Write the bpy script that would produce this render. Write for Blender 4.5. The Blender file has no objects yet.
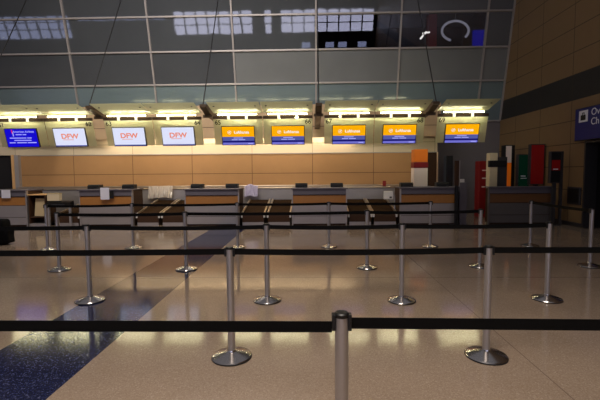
import bpy, bmesh, math, random
from mathutils import Vector, Matrix, noise
random.seed(7)
sc = bpy.context.scene
COL = sc.collection
R = math.radians

# ------------------------------------------------------------------ camera, world, big lights, exposure
cam = bpy.data.objects.new('camera', bpy.data.cameras.new('camera'))
COL.objects.link(cam)
cam.data.lens = 24.0
cam.data.sensor_width = 36.0
cam.location = (0, 0, 1.63)
cam.rotation_euler = (Matrix.Rotation(R(1.6), 3, 'Z') @ Matrix.Rotation(R(86.0), 3, 'X') @ Matrix.Rotation(R(-0.45), 3, 'Z')).to_euler()
cam.data.clip_end = 200
sc.camera = cam

world = bpy.data.worlds.new('world')
sc.world = world
world.use_nodes = True
world.node_tree.nodes['Background'].inputs[0].default_value = (0.75, 0.72, 0.78, 1)
world.node_tree.nodes['Background'].inputs[1].default_value = 0.20

def area(name, loc, rot, sx, sy, power, color, spread=180):
    l = bpy.data.lights.new(name, 'AREA')
    l.shape = 'RECTANGLE'; l.size = sx; l.size_y = sy; l.energy = power; l.color = color; l.spread = R(spread)
    o = bpy.data.objects.new(name, l); COL.objects.link(o); o.location = loc; o.rotation_euler = rot
    return o
area('hall_ceiling_light', (-0.5, 0.2, 9.5), (0, 0, 0), 3, 3, 235, (1.0, 0.89, 0.77), 92)
area('facade_fill_light', (-4.2, 7.0, 9.6), (R(52), 0, R(6)), 8, 1.5, 400, (1.0, 0.92, 0.84), 115)  # fill light added to brighten the facade, no fixture behind it

sc.view_settings.view_transform = 'Standard'
sc.view_settings.look = 'None'
sc.view_settings.gamma = 1
sc.view_settings.use_curve_mapping = False
sc.view_settings.exposure = 0.0

# ------------------------------------------------------------------ materials
def srgb(r, g, b):
    f = lambda c: (c / 255 / 12.92) if c / 255 <= 0.04045 else ((c / 255 + 0.055) / 1.055) ** 2.4
    return (f(r), f(g), f(b), 1)

def mat(name, col, rough=0.5, metal=0.0, ior=1.5, emis=None, es=0.0, trans=0.0, alpha=1.0, var=0.0, vscale=6.0, bump=0.0, bscale=40.0, spec=0.5, coat=0.0):
    m = bpy.data.materials.new(name); m.use_nodes = True
    nt = m.node_tree; b = nt.nodes['Principled BSDF']
    b.inputs['Base Color'].default_value = col
    b.inputs['Roughness'].default_value = rough
    b.inputs['Metallic'].default_value = metal
    b.inputs['IOR'].default_value = ior
    b.inputs['Transmission Weight'].default_value = trans
    b.inputs['Alpha'].default_value = alpha
    b.inputs['Specular IOR Level'].default_value = spec
    b.inputs['Coat Weight'].default_value = coat
    if emis:
        b.inputs['Emission Color'].default_value = emis
        b.inputs['Emission Strength'].default_value = es
    if var or bump:
        tc = nt.nodes.new('ShaderNodeTexCoord')
        if var:
            n = nt.nodes.new('ShaderNodeTexNoise'); n.inputs['Scale'].default_value = vscale; n.inputs['Detail'].default_value = 5
            nt.links.new(tc.outputs['Object'], n.inputs['Vector'])
            mx = nt.nodes.new('ShaderNodeMix'); mx.data_type = 'RGBA'
            mx.inputs[6].default_value = tuple(max(0, c * (1 - var)) for c in col[:3]) + (1,)
            mx.inputs[7].default_value = tuple(min(1, c * (1 + var)) for c in col[:3]) + (1,)
            nt.links.new(n.outputs['Fac'], mx.inputs[0]); nt.links.new(mx.outputs[2], b.inputs['Base Color'])
        if bump:
            n2 = nt.nodes.new('ShaderNodeTexNoise'); n2.inputs['Scale'].default_value = bscale
            nt.links.new(tc.outputs['Object'], n2.inputs['Vector'])
            bp = nt.nodes.new('ShaderNodeBump'); bp.inputs['Strength'].default_value = bump; bp.inputs['Distance'].default_value = 0.02
            nt.links.new(n2.outputs['Fac'], bp.inputs['Height']); nt.links.new(bp.outputs['Normal'], b.inputs['Normal'])
    return m

def emit(name, col, s):
    m = bpy.data.materials.new(name); m.use_nodes = True
    nt = m.node_tree; nt.nodes.remove(nt.nodes['Principled BSDF'])
    e = nt.nodes.new('ShaderNodeEmission'); e.inputs[0].default_value = col; e.inputs[1].default_value = s
    nt.links.new(e.outputs[0], nt.nodes['Material Output'].inputs[0])
    return m

def band_material(name, base, line, vaxis, hz, v0, vstep, lw=0.012, var=0.05, rough=0.5, dark=None, spec=0.5):
    """Panelled wall: seams at the heights hz and every vstep along vaxis from v0; dark = (z0, z1, colour) is a painted band."""
    m = bpy.data.materials.new(name); m.use_nodes = True
    nt = m.node_tree; L = nt.links; b = nt.nodes['Principled BSDF']
    b.inputs['Roughness'].default_value = rough; b.inputs['Specular IOR Level'].default_value = spec
    geo = nt.nodes.new('ShaderNodeNewGeometry'); sep = nt.nodes.new('ShaderNodeSeparateXYZ'); L.new(geo.outputs['Position'], sep.inputs[0])
    def mth(op, a, bb=None):
        n = nt.nodes.new('ShaderNodeMath'); n.operation = op
        for i, v in enumerate((a, bb)):
            if v is None: continue
            if isinstance(v, (int, float)): n.inputs[i].default_value = v
            else: L.new(v, n.inputs[i])
        return n.outputs[0]
    masks = [mth('LESS_THAN', mth('ABSOLUTE', mth('SUBTRACT', sep.outputs['Z'], h)), lw) for h in hz]
    f = mth('ABSOLUTE', mth('SUBTRACT', mth('FRACT', mth('ADD', mth('DIVIDE', mth('SUBTRACT', sep.outputs[vaxis], v0), vstep), 100.5)), 0.5))
    masks.append(mth('LESS_THAN', f, lw / vstep))
    tot = masks[0]
    for k in masks[1:]: tot = mth('MAXIMUM', tot, k)
    n = nt.nodes.new('ShaderNodeTexNoise'); n.inputs['Scale'].default_value = 3.0; n.inputs['Detail'].default_value = 4
    L.new(geo.outputs['Position'], n.inputs['Vector'])
    def mix(fac, c1, c2):
        mx = nt.nodes.new('ShaderNodeMix'); mx.data_type = 'RGBA'; L.new(fac, mx.inputs[0])
        for i, c in ((6, c1), (7, c2)):
            if isinstance(c, tuple): mx.inputs[i].default_value = c
            else: L.new(c, mx.inputs[i])
        return mx.outputs[2]
    c = mix(n.outputs['Fac'], tuple(x * (1 - var) for x in base[:3]) + (1,), tuple(min(1, x * (1 + var)) for x in base[:3]) + (1,))
    if dark:
        inside = mth('MULTIPLY', mth('GREATER_THAN', sep.outputs['Z'], dark[0]), mth('LESS_THAN', sep.outputs['Z'], dark[1]))
        c = mix(inside, c, dark[2])
    c = mix(tot, c, line)
    L.new(c, b.inputs['Base Color'])
    return m

def floor_material():
    m = bpy.data.materials.new('polished_terrazzo'); m.use_nodes = True
    nt = m.node_tree; L = nt.links; b = nt.nodes['Principled BSDF']
    geo = nt.nodes.new('ShaderNodeNewGeometry'); sep = nt.nodes.new('ShaderNodeSeparateXYZ'); L.new(geo.outputs['Position'], sep.inputs[0])
    def mth(op, a, bb=None):
        n = nt.nodes.new('ShaderNodeMath'); n.operation = op
        for i, v in enumerate((a, bb)):
            if v is None: continue
            if isinstance(v, (int, float)): n.inputs[i].default_value = v
            else: L.new(v, n.inputs[i])
        return n.outputs[0]
    def ramp(fac, stops):
        r = nt.nodes.new('ShaderNodeValToRGB'); L.new(fac, r.inputs[0])
        e = r.color_ramp.elements
        e[0].position, e[0].color = stops[0]; e[1].position, e[1].color = stops[-1]
        for p, c in stops[1:-1]:
            x = e.new(p); x.color = c
        return r.outputs[0]
    def mix(fac, c1, c2):
        mx = nt.nodes.new('ShaderNodeMix'); mx.data_type = 'RGBA'; L.new(fac, mx.inputs[0])
        for i, c in ((6, c1), (7, c2)):
            if isinstance(c, tuple): mx.inputs[i].default_value = c
            else: L.new(c, mx.inputs[i])
        return mx.outputs[2]
    v = nt.nodes.new('ShaderNodeTexVoronoi'); v.inputs['Scale'].default_value = 130; L.new(geo.outputs['Position'], v.inputs['Vector'])
    chip = nt.nodes.new('ShaderNodeSeparateColor'); L.new(v.outputs['Color'], chip.inputs[0])
    n = nt.nodes.new('ShaderNodeTexNoise'); n.inputs['Scale'].default_value = 1.4; n.inputs['Detail'].default_value = 6; L.new(geo.outputs['Position'], n.inputs['Vector'])
    beige = ramp(chip.outputs[0], [(0, srgb(154, 133, 114)), (0.45, srgb(163, 142, 123)), (0.9, srgb(170, 150, 132)), (1, srgb(186, 168, 152))])
    blue = ramp(chip.outputs[0], [(0, srgb(18, 21, 48)), (0.6, srgb(30, 34, 68)), (0.9, srgb(48, 54, 94)), (1, srgb(105, 108, 140))])
    stain = ramp(n.outputs['Fac'], [(0.3, (0.88, 0.88, 0.88, 1)), (0.7, (1, 1, 1, 1))])
    inb = mth('MULTIPLY', mth('GREATER_THAN', sep.outputs['X'], -2.9), mth('LESS_THAN', sep.outputs['X'], -1.93))
    c = mix(inb, beige, blue)
    # thin divider strips in the terrazzo, one grid along X and one along Y
    seams = None
    for x in (-6.5, 1.86, 5.6):
        k = mth('LESS_THAN', mth('ABSOLUTE', mth('SUBTRACT', sep.outputs['X'], x)), 0.004)
        seams = k if seams is None else mth('MAXIMUM', seams, k)
    for y in (6.1, 11.2):
        k = mth('LESS_THAN', mth('ABSOLUTE', mth('SUBTRACT', sep.outputs['Y'], y)), 0.008)
        seams = mth('MAXIMUM', seams, k)
    c = mix(seams, c, srgb(122, 103, 92))
    mul = nt.nodes.new('ShaderNodeMix'); mul.data_type = 'RGBA'; mul.blend_type = 'MULTIPLY'; mul.inputs[0].default_value = 1
    L.new(c, mul.inputs[6]); L.new(stain, mul.inputs[7])
    L.new(mul.outputs[2], b.inputs['Base Color'])
    b.inputs['Roughness'].default_value = 0.10
    b.inputs['IOR'].default_value = 1.5
    nb = nt.nodes.new('ShaderNodeTexNoise'); nb.inputs['Scale'].default_value = 2.2; L.new(geo.outputs['Position'], nb.inputs['Vector'])
    bp = nt.nodes.new('ShaderNodeBump'); bp.inputs['Strength'].default_value = 0.012; bp.inputs['Distance'].default_value = 0.02
    L.new(nb.outputs['Fac'], bp.inputs['Height']); L.new(bp.outputs['Normal'], b.inputs['Normal'])
    return m

M = {}
M['floor'] = floor_material()
M['cream'] = band_material('cream_wall_panel', srgb(214, 196, 168), srgb(150, 130, 104), 'X', [2.72], 0.06, 2.29, 0.008, 0.03, 0.6)
M['wood_wall'] = band_material('tan_laminate_panel', srgb(182, 137, 91), srgb(108, 78, 50), 'X', [1.593], 0.06, 2.29, 0.010, 0.07, 0.5, spec=0.3)
M['bulkhead'] = band_material('tan_bulkhead', srgb(176, 148, 118), srgb(70, 54, 40), 'X', [3.3], 0.06, 2.29, 0.010, 0.05, 0.6)
M['grey_wall'] = mat('grey_wall_paint', srgb(112, 106, 110), 0.7, var=0.05, vscale=2)
M['right_wall'] = band_material('tan_stone_panel', srgb(138, 110, 76), srgb(60, 45, 30), 'Y', [1.05, 1.72, 2.389, 3.05, 5.01, 5.70, 6.38, 7.05, 7.72, 8.4], 12.02, 1.6, 0.010, 0.06, 0.45, (3.63, 4.37, srgb(44, 38, 36)))
M['black'] = mat('black_plastic', srgb(14, 13, 14), 0.45)
M['belt'] = mat('black_webbing', srgb(8, 8, 9), 0.75, bump=0.2, bscale=400, spec=0.2)
M['steel'] = mat('brushed_steel', srgb(186, 181, 180), 0.36, 0.7, var=0.05, vscale=30)
M['base_steel'] = mat('polished_steel_dome', srgb(205, 200, 198), 0.2, 1.0)
M['rubber'] = mat('dark_rubber', srgb(24, 22, 24), 0.6)
M['mullion'] = mat('grey_aluminium', srgb(168, 160, 158), 0.45, 0.2)
M['counter_steel'] = mat('counter_steel_sheet', srgb(170, 162, 160), 0.4, 0.55, var=0.08, vscale=4)
M['counter_grey'] = mat('counter_grey_laminate', srgb(104, 98, 106), 0.45, 0.2)
M['counter_wood'] = mat('amber_wood_veneer', srgb(164, 110, 54), 0.4, var=0.12, vscale=9)
M['shaded_wood'] = mat('shaded_desk_veneer', srgb(112, 74, 40), 0.45, var=0.12, vscale=9)  # counter veneer with the desk's shade put into its colour
M['shaded_steel'] = mat('shaded_desk_steel', srgb(92, 86, 84), 0.5, var=0.05, vscale=4)  # counter steel greyed to carry the same shade
M['dark_brown'] = mat('dark_brown_laminate', srgb(64, 42, 28), 0.6, spec=0.25)
M['conv_mat'] = mat('brown_conveyor_mat', srgb(52, 36, 22), 0.9, bump=0.2, bscale=120, spec=0.04)
M['rail'] = mat('pale_steel_rail', srgb(196, 176, 150), 0.3, 0.8)
M['white'] = mat('white_plastic', srgb(226, 220, 216), 0.4)
M['paper'] = mat('white_paper', srgb(216, 214, 226), 0.7)
M['tan_paper'] = mat('tan_notice_card', srgb(190, 168, 128), 0.7)
M['carton'] = mat('cream_carton', srgb(214, 196, 164), 0.7)
def frosted(name, col, clear, diffuse):
    m = bpy.data.materials.new(name); m.use_nodes = True
    nt = m.node_tree; nt.nodes.remove(nt.nodes['Principled BSDF']); L = nt.links
    t = nt.nodes.new('ShaderNodeBsdfTransparent'); t.inputs[0].default_value = (0.95, 0.95, 0.88, 1)
    d = nt.nodes.new('ShaderNodeBsdfDiffuse'); tl = nt.nodes.new('ShaderNodeBsdfTranslucent'); g = nt.nodes.new('ShaderNodeBsdfGlossy')
    for x in (d, tl): x.inputs[0].default_value = col
    g.inputs['Roughness'].default_value = 0.15
    def mx(f, A, B):
        k = nt.nodes.new('ShaderNodeMixShader'); k.inputs[0].default_value = f
        L.new(A.outputs[0], k.inputs[1]); L.new(B.outputs[0], k.inputs[2]); return k
    o = mx(0.05, mx(clear, mx(diffuse, tl, d), t), g)
    L.new(o.outputs[0], nt.nodes['Material Output'].inputs[0])
    return m
M['canopy'] = frosted('frosted_green_glass', srgb(216, 214, 180), 0.34, 0.45)
M['panel'] = frosted('frosted_sign_glass', srgb(240, 238, 206), 0.30, 0.45)
M['beam'] = mat('bronze_beam', srgb(84, 66, 48), 0.5, 0.3)
M['tube'] = emit('fluorescent_tube', (1.0, 0.93, 0.55, 1), 17.0)
M['added_backlight'] = emit('added_backlight_glow', (1.0, 0.95, 0.62, 1), 60.0)  # emission for the added backlight
M['gap_glow'] = emit('beam_gap_glow', (1.0, 0.95, 0.70, 1), 1.6)  # tube glow in the beam gaps, put into the colour
M['cove'] = emit('cove_lamp', (1.0, 0.82, 0.60, 1), 26.0)
M['dark_text'] = mat('dark_lettering', srgb(40, 36, 32), 0.6)
M['bezel'] = mat('screen_bezel', srgb(22, 20, 26), 0.35)
M['glass'] = mat('tinted_pane', srgb(82, 85, 90), 0.03, ior=2.1, var=0.14, vscale=0.8, bump=0.04, bscale=1.6)
M['glass_light'] = mat('frosted_pane', srgb(122, 124, 126), 0.12, ior=1.5, var=0.1, vscale=1.2)
M['glass_teal'] = mat('teal_spandrel_pane', srgb(112, 127, 132), 0.08, ior=1.5, var=0.08, vscale=1.2)
M['clear'] = mat('clear_pane', (0.9, 0.9, 0.92, 1), 0.0, trans=1.0, ior=1.02)
def clear_glass():
    m = M['clear']; nt = m.node_tree; b = nt.nodes['Principled BSDF']; out = nt.nodes['Material Output']
    nt.nodes.remove(b)
    t = nt.nodes.new('ShaderNodeBsdfTransparent'); t.inputs[0].default_value = (0.8, 0.8, 0.84, 1)
    g = nt.nodes.new('ShaderNodeBsdfGlossy'); g.inputs['Roughness'].default_value = 0.0
    f = nt.nodes.new('ShaderNodeFresnel'); f.inputs[0].default_value = 1.9
    mx = nt.nodes.new('ShaderNodeMixShader')
    nt.links.new(f.outputs[0], mx.inputs[0]); nt.links.new(t.outputs[0], mx.inputs[1]); nt.links.new(g.outputs[0], mx.inputs[2])
    nt.links.new(mx.outputs[0], out.inputs[0])
clear_glass()
M['day'] = emit('daylit_pane', (0.74, 0.75, 1.0, 1), 3.2)
M['day_dim'] = emit('dim_daylit_pane', (0.55, 0.62, 1.0, 1), 1.6)
M['dark_wall'] = mat('dark_hall_wall', srgb(44, 40, 40), 0.7)
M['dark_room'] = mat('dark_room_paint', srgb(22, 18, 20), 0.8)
M['red'] = mat('red_panel', srgb(136, 26, 26), 0.4)
M['red_glow'] = mat('red_display', srgb(150, 18, 20), 0.3, emis=srgb(190, 16, 18), es=0.02)
M['orange_glow'] = mat('orange_display', srgb(224, 112, 24), 0.35, emis=srgb(235, 110, 20), es=0.14)
M['orange'] = mat('orange_panel', srgb(226, 118, 22), 0.45)
M['pink_white'] = mat('pale_panel', srgb(244, 226, 218), 0.45)
M['green_glow'] = mat('dark_green_display', srgb(14, 44, 34), 0.25, emis=srgb(10, 60, 40), es=0.12)
M['dark_grey'] = mat('dark_grey_metal', srgb(70, 68, 70), 0.45, 0.5)
M['navy'] = mat('navy_sign_face', srgb(22, 22, 92), 0.4, emis=srgb(20, 20, 96), es=0.06)
M['sign_white'] = mat('white_sign_lettering', srgb(220, 218, 224), 0.5, emis=srgb(220, 220, 230), es=0.03)
M['wood_jamb'] = mat('pale_wood_jamb', srgb(226, 178, 120), 0.5)
M['plastic_wrap'] = frosted('crumpled_plastic', srgb(236, 224, 214), 0.25, 0.6)
M['lavender'] = frosted('lavender_plastic', srgb(214, 204, 232), 0.15, 0.7)
M['bag'] = mat('black_nylon', srgb(6, 6, 7), 0.8, bump=0.3, bscale=60, spec=0.2)
def screen(name, r, g, b, s=1.0): return emit(name, srgb(r, g, b), s)
M['s_blue'] = screen('screen_blue', 22, 12, 205)
M['s_white'] = screen('screen_white', 222, 226, 250)
M['s_yellow'] = screen('screen_amber', 250, 172, 6)
M['s_slate'] = screen('screen_slate', 82, 88, 158)
M['s_navy'] = screen('screen_navy', 26, 22, 108)
M['s_lav'] = screen('screen_lavender', 112, 110, 204)
M['s_text'] = screen('screen_text_white', 250, 246, 240)
M['s_orange'] = screen('screen_text_orange', 232, 134, 108)
M['s_red'] = screen('screen_mark_red', 220, 40, 60)
M['s_paleblue'] = screen('screen_text_blue', 165, 165, 245)

# ------------------------------------------------------------------ helpers
def box(bm, x0, x1, y0, y1, z0, z1, bevel=0.0):
    vs = [bm.verts.new((x, y, z)) for x in (x0, x1) for y in (y0, y1) for z in (z0, z1)]
    fs = [bm.faces.new([vs[i] for i in q]) for q in ((0, 1, 3, 2), (4, 6, 7, 5), (0, 4, 5, 1), (2, 3, 7, 6), (0, 2, 6, 4), (1, 5, 7, 3))]
    if bevel:
        es = list({e for f in fs for e in f.edges})
        bmesh.ops.bevel(bm, geom=es, offset=bevel, segments=2, affect='EDGES', profile=0.5)
    return vs

def prism(bm, pts, x0, x1):
    """pts = outline in (y, z), extruded along X."""
    a = [bm.verts.new((x0, y, z)) for y, z in pts]; b = [bm.verts.new((x1, y, z)) for y, z in pts]
    n = len(pts)
    bm.faces.new(a[::-1]); bm.faces.new(b)
    for i in range(n): bm.faces.new((a[i], a[(i + 1) % n], b[(i + 1) % n], b[i]))

def lathe(bm, prof, seg=40, c=(0, 0)):
    rings = []
    for r, z in prof:
        rings.append([bm.verts.new((c[0] + max(r, 1e-4) * math.cos(2 * math.pi * k / seg), c[1] + max(r, 1e-4) * math.sin(2 * math.pi * k / seg), z)) for k in range(seg)])
    for a, b in zip(rings, rings[1:]):
        for k in range(seg): bm.faces.new((a[k], a[(k + 1) % seg], b[(k + 1) % seg], b[k]))
    bm.faces.new(rings[0][::-1]); bm.faces.new(rings[-1])

def rod(bm, p0, p1, r, seg=12):
    p0, p1 = Vector(p0), Vector(p1); d = (p1 - p0).normalized()
    u = d.orthogonal().normalized(); w = d.cross(u)
    A = [bm.verts.new(p0 + r * (math.cos(2 * math.pi * k / seg) * u + math.sin(2 * math.pi * k / seg) * w)) for k in range(seg)]
    B = [bm.verts.new(v.co + (p1 - p0)) for v in A]
    for k in range(seg): bm.faces.new((A[k], A[(k + 1) % seg], B[(k + 1) % seg], B[k]))
    bm.faces.new(A[::-1]); bm.faces.new(B)

def obj(name, bm, m, parent=None, smooth=False, label=None, loc=None):
    bmesh.ops.recalc_face_normals(bm, faces=bm.faces[:])
    me = bpy.data.meshes.new(name); bm.to_mesh(me); bm.free()
    me.materials.append(m)
    if smooth:
        for p in me.polygons: p.use_smooth = True
        try: me.set_sharp_from_angle(angle=R(35))
        except Exception: pass
    o = bpy.data.objects.new(name, me); COL.objects.link(o)
    if parent: o.parent = parent
    if label: o['label'] = label
    if loc: o.location = loc
    return o

def bx(name, m, parent, x0, x1, y0, y1, z0, z1, bevel=0.0, label=None):
    bm = bmesh.new(); box(bm, x0, x1, y0, y1, z0, z1, bevel)
    return obj(name, bm, m, parent, label=label)

def thing(name, label, cat, loc=(0, 0, 0), rz=0.0, group=None):
    o = bpy.data.objects.new(name, None); COL.objects.link(o); o.empty_display_size = 0.1
    o.location = loc; o.rotation_euler = (0, 0, rz)
    o['label'] = label; o['category'] = cat
    if group: o['group'] = group
    return o

def tag(o, label, cat, group=None):
    o['label'] = label; o['category'] = cat
    if group: o['group'] = group
    return o

def struct(o):
    o['kind'] = 'structure'; return o

def dup(root, loc, label, group=None):
    r = root.copy(); COL.objects.link(r); r.location = loc; r['label'] = label
    if group: r['group'] = group
    for ch in list(root.children):
        c = ch.copy(); COL.objects.link(c); c.parent = r
        for g in list(ch.children):
            d = g.copy(); COL.objects.link(d); d.parent = c
    return r

def text_mesh(name, body, size, m, parent, loc, rot=(R(90), 0, 0), extrude=0.001, align='CENTER', sx=1.0, bold=0.0, shear=0.0):
    cu = bpy.data.curves.new(name, 'FONT'); cu.body = body; cu.size = size; cu.extrude = extrude
    cu.align_x = align; cu.align_y = 'CENTER'; cu.offset = bold; cu.shear = shear
    t = bpy.data.objects.new(name, cu); COL.objects.link(t)
    bpy.context.view_layer.update()
    me = bpy.data.meshes.new_from_object(t.evaluated_get(bpy.context.evaluated_depsgraph_get()))
    COL.objects.unlink(t); bpy.data.objects.remove(t)
    me.materials.clear(); me.materials.append(m); me.name = name
    o = bpy.data.objects.new(name, me); COL.objects.link(o); o.parent = parent
    o.location = loc; o.rotation_euler = rot; o.scale = (sx, 1, 1)
    return o

# ------------------------------------------------------------------ setting
XW = 7.6                                   # right wall face
struct(bx('floor', M['floor'], None, -40, XW + 2.5, -18, 16.8, -0.2, 0))

# back wall: tan laminate below, cream panels above, bulkhead hiding the cove lamps
struct(bx('wall_back', M['cream'], None, -11.32, 4.73, 15.2, 15.5, 0, 4.1))
struct(bx('trim_1', M['wood_wall'], None, -11.30, 3.8, 15.165, 15.205, 0, 2.32))
struct(bx('trim_2', M['mullion'], None, -11.30, 4.73, 15.15, 15.20, 2.32, 2.35))
struct(bx('trim_3', M['bulkhead'], None, -11.32, 4.73, 14.85, 15.2, 3.02, 4.1))
struct(bx('trim_4', M['dark_brown'], None, 3.8, 4.73, 15.165, 15.205, 0, 2.32))
struct(bx('wall_corner', M['grey_wall'], None, 4.73, XW, 16.45, 16.7, 0, 3.62))
struct(bx('trim_7', M['bulkhead'], None, -11.32, 4.73, 14.82, 14.86, 2.895, 3.10))
# doorway at the far left with pale jamb
struct(bx('trim_5', M['wood_jamb'], None, -11.42, -11.32, 15.0, 15.2, 0, 2.36))
struct(bx('trim_6', M['mullion'], None, -11.32, -11.16, 15.02, 15.2, 0, 2.36))
struct(bx('wall_left', M['cream'], None, -16, -11.32, 15.2, 15.5, 2.36, 4.1))
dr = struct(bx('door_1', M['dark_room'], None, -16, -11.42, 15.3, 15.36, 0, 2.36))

# right wall with the door opening
struct(bx('wall_right', M['right_wall'], None, XW, XW + 0.3, 11.36, 16.8, 0, 11))
struct(bx('wall_right_near', M['right_wall'], None, XW, XW + 0.3, -18, 9.4, 0, 11))
struct(bx('wall_right_over_door', M['right_wall'], None, XW, XW + 0.3, 9.4, 11.36, 2.42, 11))
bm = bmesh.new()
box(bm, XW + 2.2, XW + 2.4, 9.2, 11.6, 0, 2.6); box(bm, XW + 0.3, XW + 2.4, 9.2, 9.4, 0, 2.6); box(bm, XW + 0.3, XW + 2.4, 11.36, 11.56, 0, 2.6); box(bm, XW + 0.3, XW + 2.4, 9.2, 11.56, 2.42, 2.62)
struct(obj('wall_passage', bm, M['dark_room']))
bm = bmesh.new()
box(bm, XW - 0.03, XW + 0.3, 11.30, 11.36, 0, 2.42); box(bm, XW - 0.03, XW + 0.3, 9.4, 9.46, 0, 2.42); box(bm, XW - 0.03, XW + 0.3, 9.46, 11.30, 2.36, 2.42)
struct(obj('door_2', bm, M['dark_grey']))
struct(bx('baseboard_right', M['dark_grey'], None, XW - 0.02, XW, 11.36, 16.45, 0, 0.12))

# leaning curtain wall
K = 0.2234
def gy(z): return 16.2 - K * (z - 4.694)
zs = [3.62, 5.135, 6.338, 7.566, 8.80, 10.05]
xs = [-15.92, -12.69, -9.45, -6.22, -2.98, 0.22, 3.43, 6.64, XW - 0.02]
cw = bpy.data.objects.new('window_1', None); COL.objects.link(cw); struct(cw)
def slab(bm, x0, x1, z0, z1, off0, off1):
    prism(bm, [(gy(z0) + off0, z0), (gy(z1) + off0, z1), (gy(z1) + off1, z1), (gy(z0) + off1, z0)], x0, x1)
for i in range(len(xs) - 1):
    for j in range(len(zs) - 1):
        clear = (j == 2 and i in (5, 6))
        g = M['clear'] if clear else (M['glass_teal'] if j == 0 else M['glass_light'] if (j == 1 and i >= 4) else M['glass'])
        bm = bmesh.new(); slab(bm, xs[i], xs[i + 1], zs[j], zs[j + 1], 0.02, 0.04)
        obj('pane', bm, g, cw, label='clear pane showing the dark floor above' if clear else None)
for i, x in enumerate(xs):
    bm = bmesh.new(); slab(bm, x - 0.03, x + 0.03, zs[0], zs[-1], -0.05, 0.08); obj('mullion', bm, M['mullion'], cw)
for z in zs:
    bm = bmesh.new(); box(bm, xs[0], xs[-1], gy(z) - 0.05, gy(z) + 0.08, z - 0.03, z + 0.03); obj('transom', bm, M['mullion'], cw)

# dark upper floor seen through the two clear panes
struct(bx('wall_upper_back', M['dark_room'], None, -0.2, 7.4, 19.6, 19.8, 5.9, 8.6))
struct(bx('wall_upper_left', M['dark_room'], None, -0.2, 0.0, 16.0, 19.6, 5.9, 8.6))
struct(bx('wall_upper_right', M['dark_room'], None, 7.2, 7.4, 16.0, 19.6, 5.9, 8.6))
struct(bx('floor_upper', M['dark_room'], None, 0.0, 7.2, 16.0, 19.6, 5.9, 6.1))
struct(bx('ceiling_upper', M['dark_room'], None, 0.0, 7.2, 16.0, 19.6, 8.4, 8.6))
tag(bx('red_column', M['red_glow'], None, 5.15, 5.5, 18.0, 18.35, 6.1, 8.4), 'dim red column on the upper floor behind the clear pane', 'column')
tag(bx('blue_light_panel', emit('blue_panel_glow', srgb(30, 28, 190), 0.35), None, 6.6, 7.15, 16.8, 16.9, 6.1, 7.3), 'blue lit panel low behind the rightmost clear pane', 'light panel')
bm = bmesh.new()
seg = 40
for k in range(seg):
    a0, a1 = R(-40 + 290 * k / seg), R(-40 + 290 * (k + 1) / seg)
    rod(bm, (6.05 + 0.55 * math.cos(a0), 17.3, 7.45 + 0.40 * math.sin(a0)), (6.05 + 0.55 * math.cos(a1), 17.3, 7.45 + 0.40 * math.sin(a1)), 0.05, 8)
t = thing('ring_lamp', 'curved white ring light behind the rightmost clear pane', 'lamp')
obj('ring', bm, emit('ring_glow', (0.8, 0.78, 0.9, 1), 0.26), t)
bm = bmesh.new(); rod(bm, (6.05, 17.3, 7.84), (6.05, 17.3, 8.4), 0.012); obj('hanging_rod', bm, M['black'], t)
bm = bmesh.new()
rod(bm, (4.50, 16.9, 7.02), (4.74, 16.9, 7.30), 0.035); rod(bm, (4.58, 16.9, 7.24), (4.88, 16.9, 7.28), 0.03)
t = thing('spot_lamp', 'small bright angled lamp behind clear glass, above check-in desk 68', 'lamp')
obj('lamp_head', bm, emit('warm_spot_glow', (1, 0.95, 0.85, 1), 1.6), t)
bm = bmesh.new(); rod(bm, (4.72, 16.9, 7.28), (4.72, 16.9, 8.4), 0.012); obj('hanging_rod', bm, M['black'], t)

# front of the hall behind the viewer, its daylit windows mirror in the leaning glass
fy = -18.0
struct(bx('wall_front', M['dark_wall'], None, -40, XW, fy - 0.3, fy, 0, 11))
for n, (x0, x1, z0, z1, m, nx) in enumerate([(-15.8, -6.6, 3.1, 5.6, 'day', 7), (-5.3, -4.4, 3.1, 5.6, 'day', 1), (-3.4, 7.3, 3.15, 5.6, 'day', 8), (-37, -28, 2.9, 5.4, 'day_dim', 7), (-27, -16.6, 4.75, 5.25, 'day_dim', 6)]):
    w = struct(bx('window_%d' % (n + 2), M[m], None, x0, x1, fy, fy + 0.03, z0, z1))
    bm = bmesh.new()
    for k in range(nx + 1):
        x = x0 + (x1 - x0) * k / nx; box(bm, x - 0.07, x + 0.07, fy + 0.03, fy + 0.16, z0, z1)
    for z in (z0, z0 + (z1 - z0) * 0.42, z0 + (z1 - z0) * 0.74, z1): box(bm, x0, x1, fy + 0.03, fy + 0.14, z - 0.05, z + 0.05)
    obj('window_frame', bm, M['dark_wall'], w)
for n, x in enumerate((-0.5, 2.3, 3.8, 6.1)):
    struct(bx('window_%d' % (n + 7), M['day_dim'], None, x - 0.5, x + 0.5, fy, fy + 0.03, 1.45, 2.05))

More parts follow.
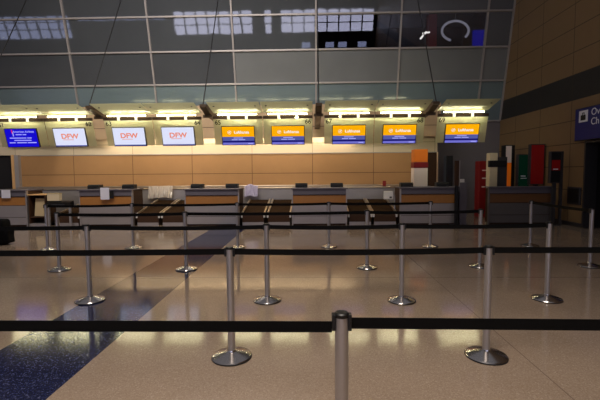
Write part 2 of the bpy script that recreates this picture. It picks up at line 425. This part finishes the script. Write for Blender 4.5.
# ------------------------------------------------------------------ check-in counters
def counter(name, x0, x1, y0, label, cat='counter', d=0.75, wood='counter_wood', steel='counter_steel'):
    t = thing(name, label, cat, ((x0 + x1) / 2, y0, 0), 0, 'check-in counters along the back' if cat == 'counter' else None)
    w = (x1 - x0) / 2
    bx('carcass', M['dark_brown'], t, -w + 0.004, w - 0.004, 0.03, d, 0.06, 1.10)
    bx('kick_plate', M['dark_brown'], t, -w + 0.03, w - 0.03, 0.06, d - 0.05, 0, 0.06)
    bx('lower_panel', M[steel], t, -w + 0.035, w - 0.035, 0.008, 0.03, 0.06, 0.285)
    bx('front_panel', M[steel], t, -w + 0.035, w - 0.035, 0.0, 0.03, 0.30, 0.655)
    bx('wood_band', M[wood], t, -w + 0.035, w - 0.035, -0.004, 0.03, 0.67, 0.925)
    bx('fascia', M['counter_grey'], t, -w + 0.035, w - 0.035, -0.03, 0.03, 0.945, 1.115, 0.004)
    bx('worktop', M['counter_grey'], t, -w - 0.02, w + 0.02, -0.07, d + 0.03, 1.115, 1.145, 0.006)
    for s in (-1, 1):
        a, b = sorted((s * w, s * (w - 0.035)))
        bx('end_panel', M[steel], t, a, b, -0.02, 0.07, 0, 1.115, 0.003)
    return t
CY = 12.1
cc = [-9.62, -6.31, -3.03, 0.25, 3.51]
clabels = ['check-in counter cut off by the left edge of the picture', 'check-in counter with the white sheet on its front, left of desk signs 63',
           'check-in counter with amber band, standing under desk signs 64 and 65', 'check-in counter with amber band, standing under desk signs 66 and 67',
           'check-in counter in front of the orange and white pillar']
for i, c in enumerate(cc):
    counter('check_in_counter', c - 0.835, c + 0.835 + (0.03 if i == 4 else 0), CY, clabels[i])
counter('service_desk', 5.33, 7.2, CY + 0.05, 'unlit dark service desk before the right wall, below the red displays', 'desk', 0.22, 'shaded_wood', 'shaded_steel')

# black printers, two per counter
def printer(label, loc):
    t = thing('label_printer', label, 'printer', loc, 0, 'label printers on the check-in counters')
    bm = bmesh.new(); prism(bm, [(0, 0), (0, 0.09), (0.06, 0.135), (0.24, 0.135), (0.24, 0)], -0.19, 0.19); obj('body', bm, M['black'], t)
    bx('paper_slot', M['rubber'], t, -0.12, 0.12, -0.006, 0.0, 0.05, 0.065)
    bx('button_panel', M['dark_grey'], t, 0.10, 0.17, -0.005, 0.0, 0.02, 0.045)
    return t
pl = ['black printer on the counter with the white sheet, left of the two', 'black printer on the counter with the white sheet, right of the two',
      'black printer at the left end of the counter below signs 64 and 65', 'black printer at the right end of the counter below signs 64 and 65',
      'black printer at the left end of the counter below signs 66 and 67', 'black printer at the right end of the counter below signs 66 and 67',
      'black printer left of the orange and white pillar', 'black printer right of the orange and white pillar']
p0 = None
k = 0
for c in cc[1:]:
    for dx in (-0.55, 0.55):
        loc = (c + dx, 12.42, 1.145)
        p0 = p0 or printer(pl[0], loc)
        if k: dup(p0, loc, pl[k])
        k += 1

# ------------------------------------------------------------------ weigh belts between the counters
def lane(label, xc, w=0.74):
    t = thing('bag_conveyor', label, 'conveyor', (xc, 12.2, 0), 0, 'bag conveyors between the counters')
    h = w / 2
    bm = bmesh.new(); prism(bm, [(0.0, 0.0), (0.0, 0.30), (0.10, 0.36), (1.75, 0.66), (1.75, 0.0)], -h + 0.04, h - 0.04); obj('bed', bm, M['dark_brown'], t)
    bm = bmesh.new(); prism(bm, [(0.02, 0.325), (0.06, 0.362), (0.10, 0.375), (1.75, 0.675), (1.75, 0.66), (0.10, 0.36), (0.06, 0.347)], -h + 0.06, h - 0.06); obj('belt', bm, M['conv_mat'], t)
    for s in (-1, 1):
        a, b = sorted((s * h, s * (h - 0.045)))
        bm = bmesh.new(); prism(bm, [(0.0, 0.34), (0.10, 0.41), (1.75, 0.71), (1.75, 0.62), (0.10, 0.32), (0.0, 0.25)], a, b); obj('side_rail', bm, M['rail'], t)
        bm = bmesh.new(); box(bm, a - 0.004, b + 0.004, -0.03, 0.03, 0.24, 0.40, 0.01); obj('end_cap', bm, M['white'], t)
    bx('skirt', M['counter_steel'], t, -h + 0.04, h - 0.04, -0.012, 0.0, 0.0, 0.10)
    return t
ln = [('bag conveyor with the black scale display, far left gap', -7.58), ('bag conveyor under the crumpled plastic sheet', -5.06), ('bag conveyor beside the plastic sheet, touching the counter below signs 64 and 65', -4.27),
      ('bag conveyor right next to the counter below signs 64 and 65', -1.79), ('bag conveyor left of the counter below signs 66 and 67', -0.99), ('bag conveyor right next to the counter below signs 66 and 67', 1.49), ('bag conveyor with the white weight display', 2.25)]
l0 = None
for lab, x in ln:
    if l0 is None: l0 = lane(lab, x)
    else: dup(l0, (x, 12.2, 0), lab)

t = thing('baggage_belt', 'long steel baggage belt along the back wall behind the counters', 'conveyor', (-3.4, 14.1, 0))
bx('front_panel', M['counter_steel'], t, -7.7, 7.6, 0.0, 0.03, 0.08, 1.05)
bx('top_rim', M['rail'], t, -7.7, 7.6, -0.03, 0.12, 1.05, 1.10, 0.01)
bx('belt', M['conv_mat'], t, -7.7, 7.6, 0.12, 0.75, 0.96, 1.02)
bx('rear_rim', M['rail'], t, -7.7, 7.6, 0.75, 0.88, 1.05, 1.15, 0.01)
bx('base', M['dark_grey'], t, -7.65, 7.55, 0.03, 0.85, 0.0, 0.96)

# left gap: open brown stand with a tan notice
t = thing('wooden_stand', 'dark brown open stand with a tan notice in the left gap', 'stand', (-8.46, 12.08, 0))
bx('side_panel', M['dark_brown'], t, -0.27, -0.24, 0, 0.5, 0.0, 0.98)
bx('side_panel', M['dark_brown'], t, 0.24, 0.27, 0, 0.5, 0.0, 0.98)
bx('back_panel', M['dark_brown'], t, -0.24, 0.24, 0.46, 0.5, 0.1, 0.98)
bx('shelf', M['dark_brown'], t, -0.24, 0.24, 0.02, 0.46, 0.28, 0.31)
bx('top', M['wood_jamb'], t, -0.29, 0.29, -0.02, 0.52, 0.98, 1.005)
bx('base', M['counter_steel'], t, -0.27, 0.27, -0.01, 0.46, 0.0, 0.10)
n = bx('notice', M['tan_paper'], t, -0.15, 0.15, 0.03, 0.045, 0.33, 0.88); n.rotation_euler = (R(-6), R(2), 0)

# black scale console with a cream carton on it
t = thing('scale_display', 'black scale console on two steel legs in left gap', 'scale', (-7.78, 12.10, 0))
bm = bmesh.new(); prism(bm, [(-0.02, 0.60), (-0.05, 0.76), (0.14, 0.80), (0.16, 0.60)], -0.38, 0.38); obj('console', bm, M['black'], t)
for s in (-0.34, 0.34): bx('leg', M['steel'], t, s - 0.03, s + 0.03, -0.02, 0.04, 0, 0.60)
bx('key_strip', M['dark_grey'], t, -0.2, 0.2, -0.06, -0.045, 0.66, 0.70)
t = thing('carton', 'cream cardboard carton sitting on the black scale console', 'box', (-7.95, 12.18, 0.801))
bx('box_body', M['carton'], t, -0.19, 0.19, -0.09, 0.06, 0.0, 0.23, 0.004)
bx('lid_flap', M['tan_paper'], t, -0.192, 0.192, -0.094, 0.064, 0.21, 0.236)

# white sheet in a black holder hung on the second counter
t = thing('sheet_holder', 'white sheet in a black holder hanging on a check-in counter front', 'sign holder', (-6.28, 12.02, 0))
bx('backing', M['black'], t, -0.10, 0.26, -0.004, 0.004, 0.87, 1.10)
bx('sheet', M['paper'], t, -0.14, 0.13, -0.02, -0.006, 0.84, 1.20)
bx('hook', M['black'], t, -0.08, 0.08, -0.004, 0.10, 1.148, 1.158)
tag(bx('document', M['paper'], None, -9.52, -9.24, 12.03, 12.028, 0.90, 1.15), 'pale paper taped to the far left counter front', 'paper')

# crumpled plastic
def sheet(name, m, x0, x1, y, z0, z1, label, cat, amp, n=34):
    bm = bmesh.new(); V = []
    for i in range(n + 1):
        row = []
        for j in range(n + 1):
            u, v = i / n, j / n
            x = x0 + (x1 - x0) * u; z = z0 + (z1 - z0) * v
            p = Vector((x * 9, z * 1.6, 3.1))
            dy = amp * (noise.noise(p) + 0.6 * noise.noise(p * 2.1))
            row.append(bm.verts.new((x + 0.05 * noise.noise(p + Vector((5, 0, 0))), y - abs(dy) - (0.10 * (1 - v)), z + 0.06 * noise.noise(p * 0.6 + Vector((0, 9, 0))))))
        V.append(row)
    for i in range(n):
        for j in range(n): bm.faces.new((V[i][j], V[i + 1][j], V[i + 1][j + 1], V[i][j + 1]))
    o = obj(name, bm, m, smooth=True)
    s = o.modifiers.new('thickness', 'SOLIDIFY'); s.thickness = 0.004
    tag(o, label, cat)
    return o
sheet('plastic_sheet', M['plastic_wrap'], -5.75, -4.9, 14.05, 0.76, 1.17, 'crumpled clear plastic sheet draped over steel baggage belt front', 'plastic sheet', 0.10)
sheet('plastic_bag', M['lavender'], -2.36, -1.86, 14.05, 0.80, 1.18, 'pale lavender plastic bag hanging on the steel baggage belt', 'plastic bag', 0.07, 20)

# white weight display on a pole, red tag
t = thing('weight_display', 'white square weight display on a pole left of pillar counter', 'scale display', (2.40, 12.45, 0))
bx('pole', M['steel'], t, 0.18, 0.21, 0.03, 0.06, 0.448, 0.90)
bx('arm', M['steel'], t, 0.12, 0.21, 0.03, 0.06, 0.86, 0.90)
bx('head', M['white'], t, -0.14, 0.14, 0, 0.1, 0.76, 1.01, 0.015)
bx('keypad', M['dark_grey'], t, 0.03, 0.10, -0.006, 0.0, 0.80, 0.85)
t = thing('warning_tag', 'small red tag standing upright on the baggage belt rim', 'tag', (2.57, 14.12, 1.102))
bx('card', M['red'], t, -0.06, 0.06, -0.015, 0.0, 0.0, 0.2); bx('foot', M['black'], t, -0.05, 0.05, -0.04, 0.04, 0.0, 0.015)

# orange, red and white pillar behind the fifth counter
t = thing('display_pillar', 'square pillar with orange top, red ring and white body', 'pillar', (3.53, 12.98, 0))
bx('body', M['pink_white'], t, -0.215, 0.215, 0, 0.4, 0, 1.73)
bx('red_ring', M['red'], t, -0.23, 0.23, -0.015, 0.415, 1.73, 1.92, 0.02)
bx('orange_top', M['orange'], t, -0.215, 0.215, 0, 0.4, 1.92, 2.33, 0.01)

# ------------------------------------------------------------------ canopies, tubes, sign panels
TILT = R(15)
def canopy(label, xc, num, side):
    t = thing('desk_canopy', label, 'canopy', (xc, 11.68, 3.19), 0, 'lit glass canopies over the check-in desks')
    w = 0.715
    bm = bmesh.new(); prism(bm, [(0.08, 0.17), (-0.70, 0.34), (-0.70, 0.355), (0.08, 0.185)], -w, w); obj('canopy_glass', bm, M['canopy'], t)
    bm = bmesh.new(); rod(bm, (-0.57, -0.02, 0.115), (0.57, -0.02, 0.115), 0.016); obj('light_tube', bm, M['tube'], t, True)
    bm = bmesh.new(); rod(bm, (-0.60, 0.17, 0.03), (0.60, 0.17, 0.03), 0.012); obj('added_backlight', bm, M['added_backlight'], t, True)  # unseen emitter added behind the sign panel to make it brighter
    for s in (-1, 1):
        bx('tube_socket', M['beam'], t, *sorted((s * 0.57, s * 0.60)), -0.045, 0.0, 0.09, 0.145)
    for a, b in ((-w, -0.30), (-0.22, 0.22), (0.30, w)): bx('beam_segment', M['beam'], t, a, b, 0.0, 0.06, -0.01, 0.07)
    for s in (-0.26, 0.26): bx('glow_tab', M['gap_glow'], t, s - 0.035, s + 0.035, -0.005, 0.055, -0.012, 0.085)  # tube light showing between beam segments, drawn as emissive tabs
    bm = bmesh.new(); box(bm, -w, w, -0.008, 0.008, -0.735, 0.0)
    pn = obj('sign_panel', bm, M['panel'], t, loc=(0, 0.055, -0.02)); pn.rotation_euler = (TILT, 0, 0)
    for s in (-1, 1):
        bm = bmesh.new(); rod(bm, (s * 0.58, -0.45, 0.27), (s * 0.58, -0.45, 0.31), 0.025); obj('glass_bolt', bm, M['dark_grey'], t)
    if num:
        tx = text_mesh('desk_number', num, 0.18, M['dark_text'], pn, (side * (w - 0.13), -0.014, -0.085), bold=0.003)
    return t

SX = 0.47; SH = 0.265
def display(label, xc, kind):
    t = thing('display_screen', label, 'screen', (xc, 11.70, 3.17), 0, 'information screens on the desk canopies')
    t.rotation_euler = (TILT, 0, 0)
    zc = -0.468
    bx('bezel', M['bezel'], t, -SX - 0.018, SX + 0.018, -0.05, 0.0, zc - SH - 0.018, zc + SH + 0.018, 0.004)
    bx('wall_mount', M['dark_grey'], t, -0.12, 0.12, -0.002, 0.0258, zc - 0.1, zc + 0.1)
    f = -0.052
    def fc(name, m, x0, x1, z0, z1, d=0.0, par=None): return bx(name, M[m], par or t, x0, x1, f - 0.002 - d, f + 0.001, zc + z0, zc + z1)
    if kind == 'airline':
        p = fc('picture', 's_blue', -SX, SX, -SH, SH)
        text_mesh('screen_text', 'American Airlines', 0.088, M['s_paleblue'], p, (0.09, f - 0.004, zc + 0.185), bold=0.001)
        fc('red_mark', 's_red', -0.27, -0.24, 0.14, 0.25, 0.002, p); fc('white_mark', 's_paleblue', -0.25, -0.22, 0.05, 0.17, 0.002, p)
        bm = bmesh.new()
        for x0, x1, z in ((-0.16, 0.02, 0.10), (0.05, 0.16, 0.10), (-0.36, 0.14, 0.0), (0.17, 0.30, 0.0), (-0.24, 0.28, -0.07), (-0.40, -0.22, -0.14), (-0.17, 0.12, -0.14), (0.15, 0.42, -0.14)):
            box(bm, x0, x1, f - 0.005, f, zc + z - 0.014, zc + z + 0.014)
        obj('text_lines', bm, M['s_paleblue'], p)
    elif kind == 'airport':
        p = fc('picture', 's_white', -SX, SX, -SH, SH)
        text_mesh('screen_text', 'DFW', 0.20, M['s_orange'], p, (0, f - 0.004, zc + 0.03), sx=1.15, bold=0.006)
        fc('logo_bar', 's_orange', -0.22, 0.10, -0.075, -0.06, 0.002, p)
        fc('bottom_strip', 's_slate', -SX, SX, -SH, -SH + 0.035, 0.001, p)
    else:
        p = fc('picture', 's_yellow', -SX, SX, -0.03, SH)
        text_mesh('screen_text', 'Lufthansa', 0.115, M['s_text'], p, (0.10, f - 0.004, zc + 0.10), bold=0.002)
        bm = bmesh.new()
        for k in range(24):
            a0, a1 = 2 * math.pi * k / 24, 2 * math.pi * (k + 1) / 24
            rod(bm, (-0.255 + 0.05 * math.cos(a0), f - 0.003, zc + 0.10 + 0.05 * math.sin(a0)), (-0.255 + 0.05 * math.cos(a1), f - 0.003, zc + 0.10 + 0.05 * math.sin(a1)), 0.004, 6)
        rod(bm, (-0.29, f - 0.003, zc + 0.085), (-0.22, f - 0.003, zc + 0.125), 0.007, 6); rod(bm, (-0.27, f - 0.003, zc + 0.12), (-0.235, f - 0.003, zc + 0.08), 0.005, 6)
        obj('crane_mark', bm, M['s_text'], p)
        q = fc('lower_picture', 's_slate', -SX, SX, -SH + 0.115, -0.03)
        bm = bmesh.new()
        for x0, x1, z in ((-0.14, 0.14, -0.065), (-0.20, -0.02, -0.115), (0.0, 0.20, -0.115)): box(bm, x0, x1, f - 0.004, f, zc + z - 0.012, zc + z + 0.012)
        obj('text_lines', bm, M['s_paleblue'], q)
        fc('navy_strip', 's_navy', -SX, SX, -SH + 0.065, -SH + 0.115); fc('bottom_strip', 's_lav', -SX, SX, -SH, -SH + 0.065)
        fc('date_bar', 's_paleblue', 0.28, 0.42, -SH + 0.02, -SH + 0.045, 0.002, q)
    return t
units = []
for k in range(4):
    c = -7.865 + 3.235 * k
    units += [(c - 0.73, str(61 + 2 * k), -1), (c + 0.73, str(62 + 2 * k), 1)]
units.append((4.36, '69', -1))
where = {'61': 'cut off at the left', '62': 'left of the gap', '63': 'right of the gap', '64': 'left of the gap', '65': 'right of the gap', '66': 'left of the gap', '67': 'right of the gap', '68': 'left of the dark gap', '69': 'last on the right'}
kinds = ['airline'] + ['airport'] * 3 + ['amber'] * 5
for i, (x, num, side) in enumerate(units):
    canopy('lit frosted glass canopy with tube and desk number %s, %s' % (num, where[num]), x, num, side)
    if kinds[i] == 'airline': lb = 'blue airline screen with white text, leftmost of the screens'
    elif kinds[i] == 'airport': lb = 'white screen with orange airport letters hanging at desk %s' % num
    else: lb = 'amber and slate airline screen hanging at desk %s' % num
    display(lb, x, kinds[i])

# steel arms and hanger rods in the gaps
gaps = [(-9.48, 'leftmost hanger, by the blue airline screen'), (-6.25, 'hanger between desk signs 62 and 63'), (-3.01, 'hanger between desk signs 64 and 65'), (0.23, 'hanger between desk signs 66 and 67'), (3.46, 'hanger between desk signs 68 and 69')]
for x, lb in gaps:
    t = thing('canopy_hanger', 'brown steel canopy ' + lb, 'hanger', (x, 11.3, 3.3), 0, 'steel arms carrying the canopies')
    bm = bmesh.new(); prism(bm, [(-0.05, 0.16), (-0.05, 0.24), (3.55, 0.24), (3.55, -0.10), (2.6, -0.10), (0.5, 0.02)], -0.09, 0.09); obj('arm', bm, M['beam'], t)
    bm = bmesh.new(); rod(bm, (0, -0.02, 0.24), (0, gy(9.9) - 11.3 - 0.05, 6.6), 0.016); obj('tie_rod', bm, M['black'], t)
    bx('cross_bar', M['beam'], t, -0.14, 0.14, 0.46, 0.54, -0.06, 0.02)
# cove lamps under the bulkhead that wash the wall
t = thing('cove_light', 'warm strip light hidden under bulkhead above the tan wall', 'light', (-3.3, 14.98, 3.02))
bx('housing', M['mullion'], t, -6.4, 5.6, -0.08, 0.08, -0.05, 0.0)
bx('lamp_strip', M['cove'], t, -4.4, 4.9, -0.02, 0.07, -0.06, -0.05)

# ------------------------------------------------------------------ right corner displays
def totem(name, label, x0, x1, y, z0, z1, face, cat='display', stand=True, depth=0.16, head=None, fr=0.025):
    t = thing(name, label, cat, ((x0 + x1) / 2, y, 0))
    w = (x1 - x0) / 2
    bx('cabinet', M['dark_grey'] if face != 'orange_glow' else M['black'], t, -w, w, 0, depth, z0, z1, 0.008)
    fz1 = z1 - 0.03
    if head: bx('header', M[head[0]], t, -w + 0.025, w - fr, -0.008, 0.0, z1 - head[1], z1 - 0.03); fz1 = z1 - head[1]
    bx('face', M[face], t, -w + 0.025, w - fr, -0.008, 0.0, z0 + 0.03, fz1)
    if stand:
        bx('post', M['dark_grey'], t, -0.05, 0.05, 0.03, depth - 0.03, 0.03, z0)
        bx('foot', M['dark_grey'], t, -w, w, -0.05, depth + 0.05, 0, 0.03)
    return t
totem('poster_totem', 'narrow black totem with orange face and white header', 6.86, 7.20, 14.4, 0.0, 2.52, 'orange_glow', stand=False, depth=0.3, head=('pink_white', 0.62), fr=0.12)
t = totem('poster_display', 'dark green lit display between the orange and red ones', 7.02, 7.40, 13.8, 1.05, 2.17, 'green_glow')
bx('text_line', M['sign_white'], t, -0.10, 0.06, -0.012, -0.008, 1.42, 1.45); bx('text_line', M['sign_white'], t, -0.10, 0.10, -0.012, -0.008, 1.35, 1.37)
t = totem('banner_display', 'tall bright red display panel with grey frame', 7.10, 7.55, 13.2, 1.16, 2.47, 'red_glow')
t = totem('terminal_screen', 'dark screen with a red picture on a grey post', 6.98, 7.29, 11.90, 1.25, 2.17, 'black', depth=0.12)
bx('red_picture', M['red_glow'], t, -0.12, 0.12, -0.014, -0.008, 1.62, 1.92)
bx('caption_bar', M['sign_white'], t, -0.08, 0.06, -0.018, -0.014, 1.64, 1.67)
bx('grey_rail', M['dark_grey'], t, 0.165, 0.215, 0.0, 0.1, 0.0, 2.17)

t = thing('self_service_kiosk', 'cream column kiosk with a black band left of service desk', 'kiosk', (5.84, 13.0, 0))
bx('column', M['carton'], t, -0.13, 0.13, 0, 0.26, 0, 2.19, 0.02)
bx('black_band', M['black'], t, -0.145, 0.40, -0.02, 0.10, 1.74, 1.95, 0.01)
bx('side_panel', M['dark_grey'], t, 0.17, 0.44, 0.03, 0.09, 0.0, 2.06)
t = thing('red_cabinet', 'red cabinet with pale stripes left of the cream kiosk', 'cabinet', (6.0, 14.0, 0))
bx('body', M['red'], t, -0.18, 0.18, 0, 0.4, 0, 1.96, 0.01)
for z in (1.05, 1.35, 1.62): bx('stripe', M['pink_white'], t, -0.10, 0.10, -0.004, 0.0, z, z + 0.035)
t = thing('sign_stand', 'tall thin black sign stand right of the pillar counter', 'sign stand', (4.30, 11.95, 0))
bx('post', M['black'], t, -0.05, 0.05, -0.02, 0.02, 0.03, 1.2)
bx('foot', M['black'], t, -0.16, 0.16, -0.12, 0.12, 0, 0.03)
bx('head', M['dark_brown'], t, -0.06, 0.06, -0.03, 0.03, 1.2, 1.93, 0.005)
bx('edge_trim', M['counter_steel'], t, 0.06, 0.085, -0.03, 0.03, 1.16, 1.93)
t = thing('steel_cabinet', 'narrow grey steel cabinet standing behind the black sign stand', 'cabinet', (4.60, 12.2, 0))
bx('body', M['counter_grey'], t, -0.11, 0.11, 0, 0.5, 0, 1.28, 0.01); bx('top', M['white'], t, -0.09, 0.03, 0.02, 0.12, 1.28, 1.38)
t = thing('dark_kiosk', 'tall black kiosk in shadow against the grey corner wall', 'kiosk', (5.2, 15.2, 0))
bx('body', M['black'], t, -0.13, 0.13, 0, 0.3, 0, 2.2, 0.02); bx('screen', M['bezel'], t, -0.09, 0.09, -0.006, 0.0, 1.25, 1.85)
bm = bmesh.new(); rod(bm, (0, 0, 0.02), (0, 0, 2.3), 0.03)
t = thing('slim_pole', 'slim pale pole standing just right of the orange-topped pillar', 'pole', (4.50, 14.4, 0))
obj('shaft', bm, M['rail'], t)
bm = bmesh.new(); lathe(bm, [(0.14, 0), (0.14, 0.015), (0.03, 0.03)]); obj('foot', bm, M['dark_grey'], t)

# overhead sign on the right wall
t = thing('overhead_sign', 'navy wall sign with a suitcase symbol above the dark doorway', 'sign', (XW, 11.60, 0))
bx('sign_box', M['black'], t, -0.16, 0.0, -2.6, 0.0, 2.43, 3.32, 0.01)
bx('sign_face', M['navy'], t, -0.165, -0.16, -2.58, -0.02, 2.45, 3.30)
rz = (R(90), 0, R(-90))
bx('pictogram_tile', M['sign_white'], t, -0.172, -0.165, -0.53, -0.18, 2.93, 3.24)
bm = bmesh.new(); box(bm, -0.178, -0.172, -0.45, -0.26, 2.98, 3.12, 0.0); box(bm, -0.178, -0.172, -0.40, -0.38, 3.12, 3.17); box(bm, -0.178, -0.172, -0.33, -0.31, 3.12, 3.17); box(bm, -0.178, -0.172, -0.40, -0.31, 3.165, 3.185)
obj('suitcase_symbol', bm, M['black'], t)
text_mesh('sign_text', 'Ov', 0.26, M['sign_white'], t, (-0.17, -0.66, 3.15), rz, 0.002, 'LEFT')
text_mesh('sign_text', 'Ch', 0.26, M['sign_white'], t, (-0.17, -0.66, 2.90), rz, 0.002, 'LEFT')
t = thing('wall_box', 'dark square hatch on the right wall beside the doorway', 'hatch', (XW, 11.72, 0))
bx('frame', M['dark_grey'], t, -0.05, 0.0, -0.28, 0.28, 0.64, 1.14, 0.006); bx('door', M['black'], t, -0.06, -0.05, -0.23, 0.23, 0.69, 1.09)

# ------------------------------------------------------------------ barrier posts
def stanchion(label, loc):
    t = thing('barrier_post', label, 'barrier post', loc, 0, 'belt barrier posts in the queue lanes')
    bm = bmesh.new(); lathe(bm, [(0.176, 0.012), (0.170, 0.020), (0.120, 0.036), (0.070, 0.050), (0.040, 0.058), (0.037, 0.066), (0.036, 0.070)], 48); obj('base', bm, M['base_steel'], t, True)
    bm = bmesh.new(); lathe(bm, [(0.174, 0.0), (0.178, 0.004), (0.178, 0.012), (0.170, 0.014)], 48); obj('base_ring', bm, M['rubber'], t, True)
    bm = bmesh.new(); lathe(bm, [(0.0315, 0.06), (0.0315, 0.974)], 32); obj('tube', bm, M['steel'], t, True)
    bm = bmesh.new(); lathe(bm, [(0.033, 0.966), (0.0345, 0.970), (0.0345, 0.982), (0.028, 0.988)], 32); obj('cap', bm, M['black'], t, True)
    for s in (-1, 1):
        bm = bmesh.new(); box(bm, *sorted((s * 0.028, s * 0.045)), -0.02, 0.02, 0.905, 0.980, 0.003); obj('belt_clip', bm, M['black'], t)
    return t
ST = {
 'F1': (0.137, 1.80, 'nearest barrier post, cut off by the bottom edge'),
 'A1': (-0.71, 3.42, 'barrier post standing on beige floor just right of blue floor band, second row'),
 'A2': (1.53, 3.46, 'barrier post standing beside the thin floor seam, right side of second row'),
 'B1': (-2.85, 4.97, 'barrier post standing at the edge of the blue floor band'),
 'B2': (-0.564, 4.98, 'barrier post of third row, before the bag conveyors below signs 65 and 66'),
 'B3': (1.132, 4.98, 'barrier post of third row, in front of the gap below sign 68'),
 'B4': (2.97, 5.04, 'barrier post of third row, before the dark service desk, at the end of its belt'),
 'C1': (-4.29, 6.60, 'leftmost barrier post of the fourth row, below the white airport screen 62'),
 'C2': (-2.12, 6.63, 'barrier post of fourth row standing on the blue floor band'),
 'C3': (0.94, 6.72, 'barrier post of fourth row, right of the counter below signs 66 and 67'),
 'C4': (2.86, 6.80, 'barrier post of fourth row, left of the dark service desk'),
 'C5': (4.70, 6.80, 'rightmost barrier post, before the dark doorway'),
 'D1': (-5.662, 8.353, 'leftmost barrier post of the farthest row, before the left gap'),
 'D2': (-3.892, 8.556, 'barrier post of farthest row, at the right end of the counter with white sheet'),
 'D3': (-1.599, 8.583, 'barrier post of farthest row, at right end of the counter below signs 64 and 65'),
 'D4': (0.382, 8.613, 'barrier post of farthest row, before the counter below signs 66 and 67'),
 'D5': (2.566, 8.64, 'barrier post of farthest row, before the counter with the orange pillar'),
 'D6': (4.711, 8.667, 'barrier post of farthest row, before the dark service desk'),
}
s0 = None
for k, (x, y, lb) in ST.items():
    if s0 is None: s0 = stanchion(lb, (x, y, 0))
    else: dup(s0, (x, y, 0), lb)

def belt(a, b, label, sag=0.012, za=0.944, zb=0.944):
    a = Vector((a[0], a[1], za)); b = Vector((b[0], b[1], zb)); d = b - a; L = d.length; dx = d.xy.normalized()
    a = a + Vector((dx.x, dx.y, 0)) * 0.045; b = b - Vector((dx.x, dx.y, 0)) * 0.045
    nn = Vector((-dx.y, dx.x, 0)) * 0.0015
    bm = bmesh.new(); N = 16; rows = []
    for i in range(N + 1):
        u = i / N; p = a.lerp(b, u); p.z -= sag * 4 * u * (1 - u)
        rows.append([bm.verts.new(p + s * nn + Vector((0, 0, h))) for s, h in ((-1, -0.026), (1, -0.026), (1, 0.026), (-1, 0.026))])
    for r0, r1 in zip(rows, rows[1:]):
        for k in range(4): bm.faces.new((r0[k], r0[(k + 1) % 4], r1[(k + 1) % 4], r1[k]))
    bm.faces.new(rows[0][::-1]); bm.faces.new(rows[-1])
    tag(obj('barrier_belt', bm, M['belt']), label, 'barrier belt', 'black belts strung between barrier posts')
P = lambda k: ST[k][:2]
belt((-2.9, 1.80), P('F1'), 'nearest black belt, left of the nearest barrier post', 0.0, 0.918, 0.918)
belt(P('F1'), (3.2, 1.80), 'nearest black belt, right of the nearest barrier post', 0.0, 0.936, 0.920)
belt((-4.2, 3.38), P('A1'), 'second-row black belt running off the left edge of the picture', 0.006)
belt(P('A1'), P('A2'), 'second-row black belt strung between the two posts nearest the bottom corners')
belt(P('A2'), (4.4, 3.52), 'second-row black belt running off the right edge of the picture', 0.006)
belt((-5.6, 4.95), P('B1'), 'third-row black belt running left from the post on blue floor band', 0.006)
belt(P('B1'), P('B2'), 'third-row black belt strung across the blue floor band')
belt(P('B2'), P('B3'), 'third-row black belt strung before the counter below signs 66 and 67')
belt(P('B3'), P('B4'), 'third-row black belt ending before the dark service desk')
belt(P('C1'), P('C2'), 'fourth-row black belt before the counter with white sheet')
belt(P('C2'), P('C3'), 'fourth-row long black belt before the middle counters')
belt(P('C3'), P('C4'), 'fourth-row black belt before the counter with the orange pillar')
belt(P('D1'), P('D2'), 'farthest black belt before the counter with white sheet')
belt(P('D2'), P('D3'), 'farthest black belt before the counter below signs 64 and 65')
belt(P('D3'), P('D4'), 'farthest black belt before the gap under screens 65 and 66')
belt(P('D4'), P('D5'), 'farthest black belt before the white weight display and pillar counter')
belt(P('D6'), P('C5'), 'slanting black belt before service desk, joining two rows at right', 0.01)

# black backpack at the left edge
t = thing('backpack', 'black backpack on the floor at the left edge of the picture', 'bag', (-7.27, 9.0, 0))
def soft(name, x0, x1, y0, y1, z0, z1, par):
    bm = bmesh.new(); box(bm, x0, x1, y0, y1, z0, z1)
    bmesh.ops.subdivide_edges(bm, edges=bm.edges[:], cuts=3, use_grid_fill=True)
    for v in bm.verts: v.co += 0.02 * Vector((noise.noise(v.co * 7), noise.noise(v.co * 7 + Vector((3, 0, 0))), 0))
    o = obj(name, bm, M['bag'], par, True); m = o.modifiers.new('soft', 'SUBSURF'); m.levels = 2; m.render_levels = 2
    return o
soft('body', -0.30, 0.22, -0.14, 0.16, 0.0, 0.60, t)
soft('front_pocket', -0.2, 0.16, -0.24, -0.12, 0.06, 0.34, t)
soft('side_pocket', 0.18, 0.32, -0.1, 0.12, 0.05, 0.36, t)
bm = bmesh.new()
for k in range(10):
    a0, a1 = math.pi * k / 10, math.pi * (k + 1) / 10
    rod(bm, (-0.04 + 0.09 * math.cos(a0), 0.02, 0.57 + 0.08 * math.sin(a0)), (-0.04 + 0.09 * math.cos(a1), 0.02, 0.57 + 0.08 * math.sin(a1)), 0.014, 8)
obj('handle', bm, M['bag'], t, True)
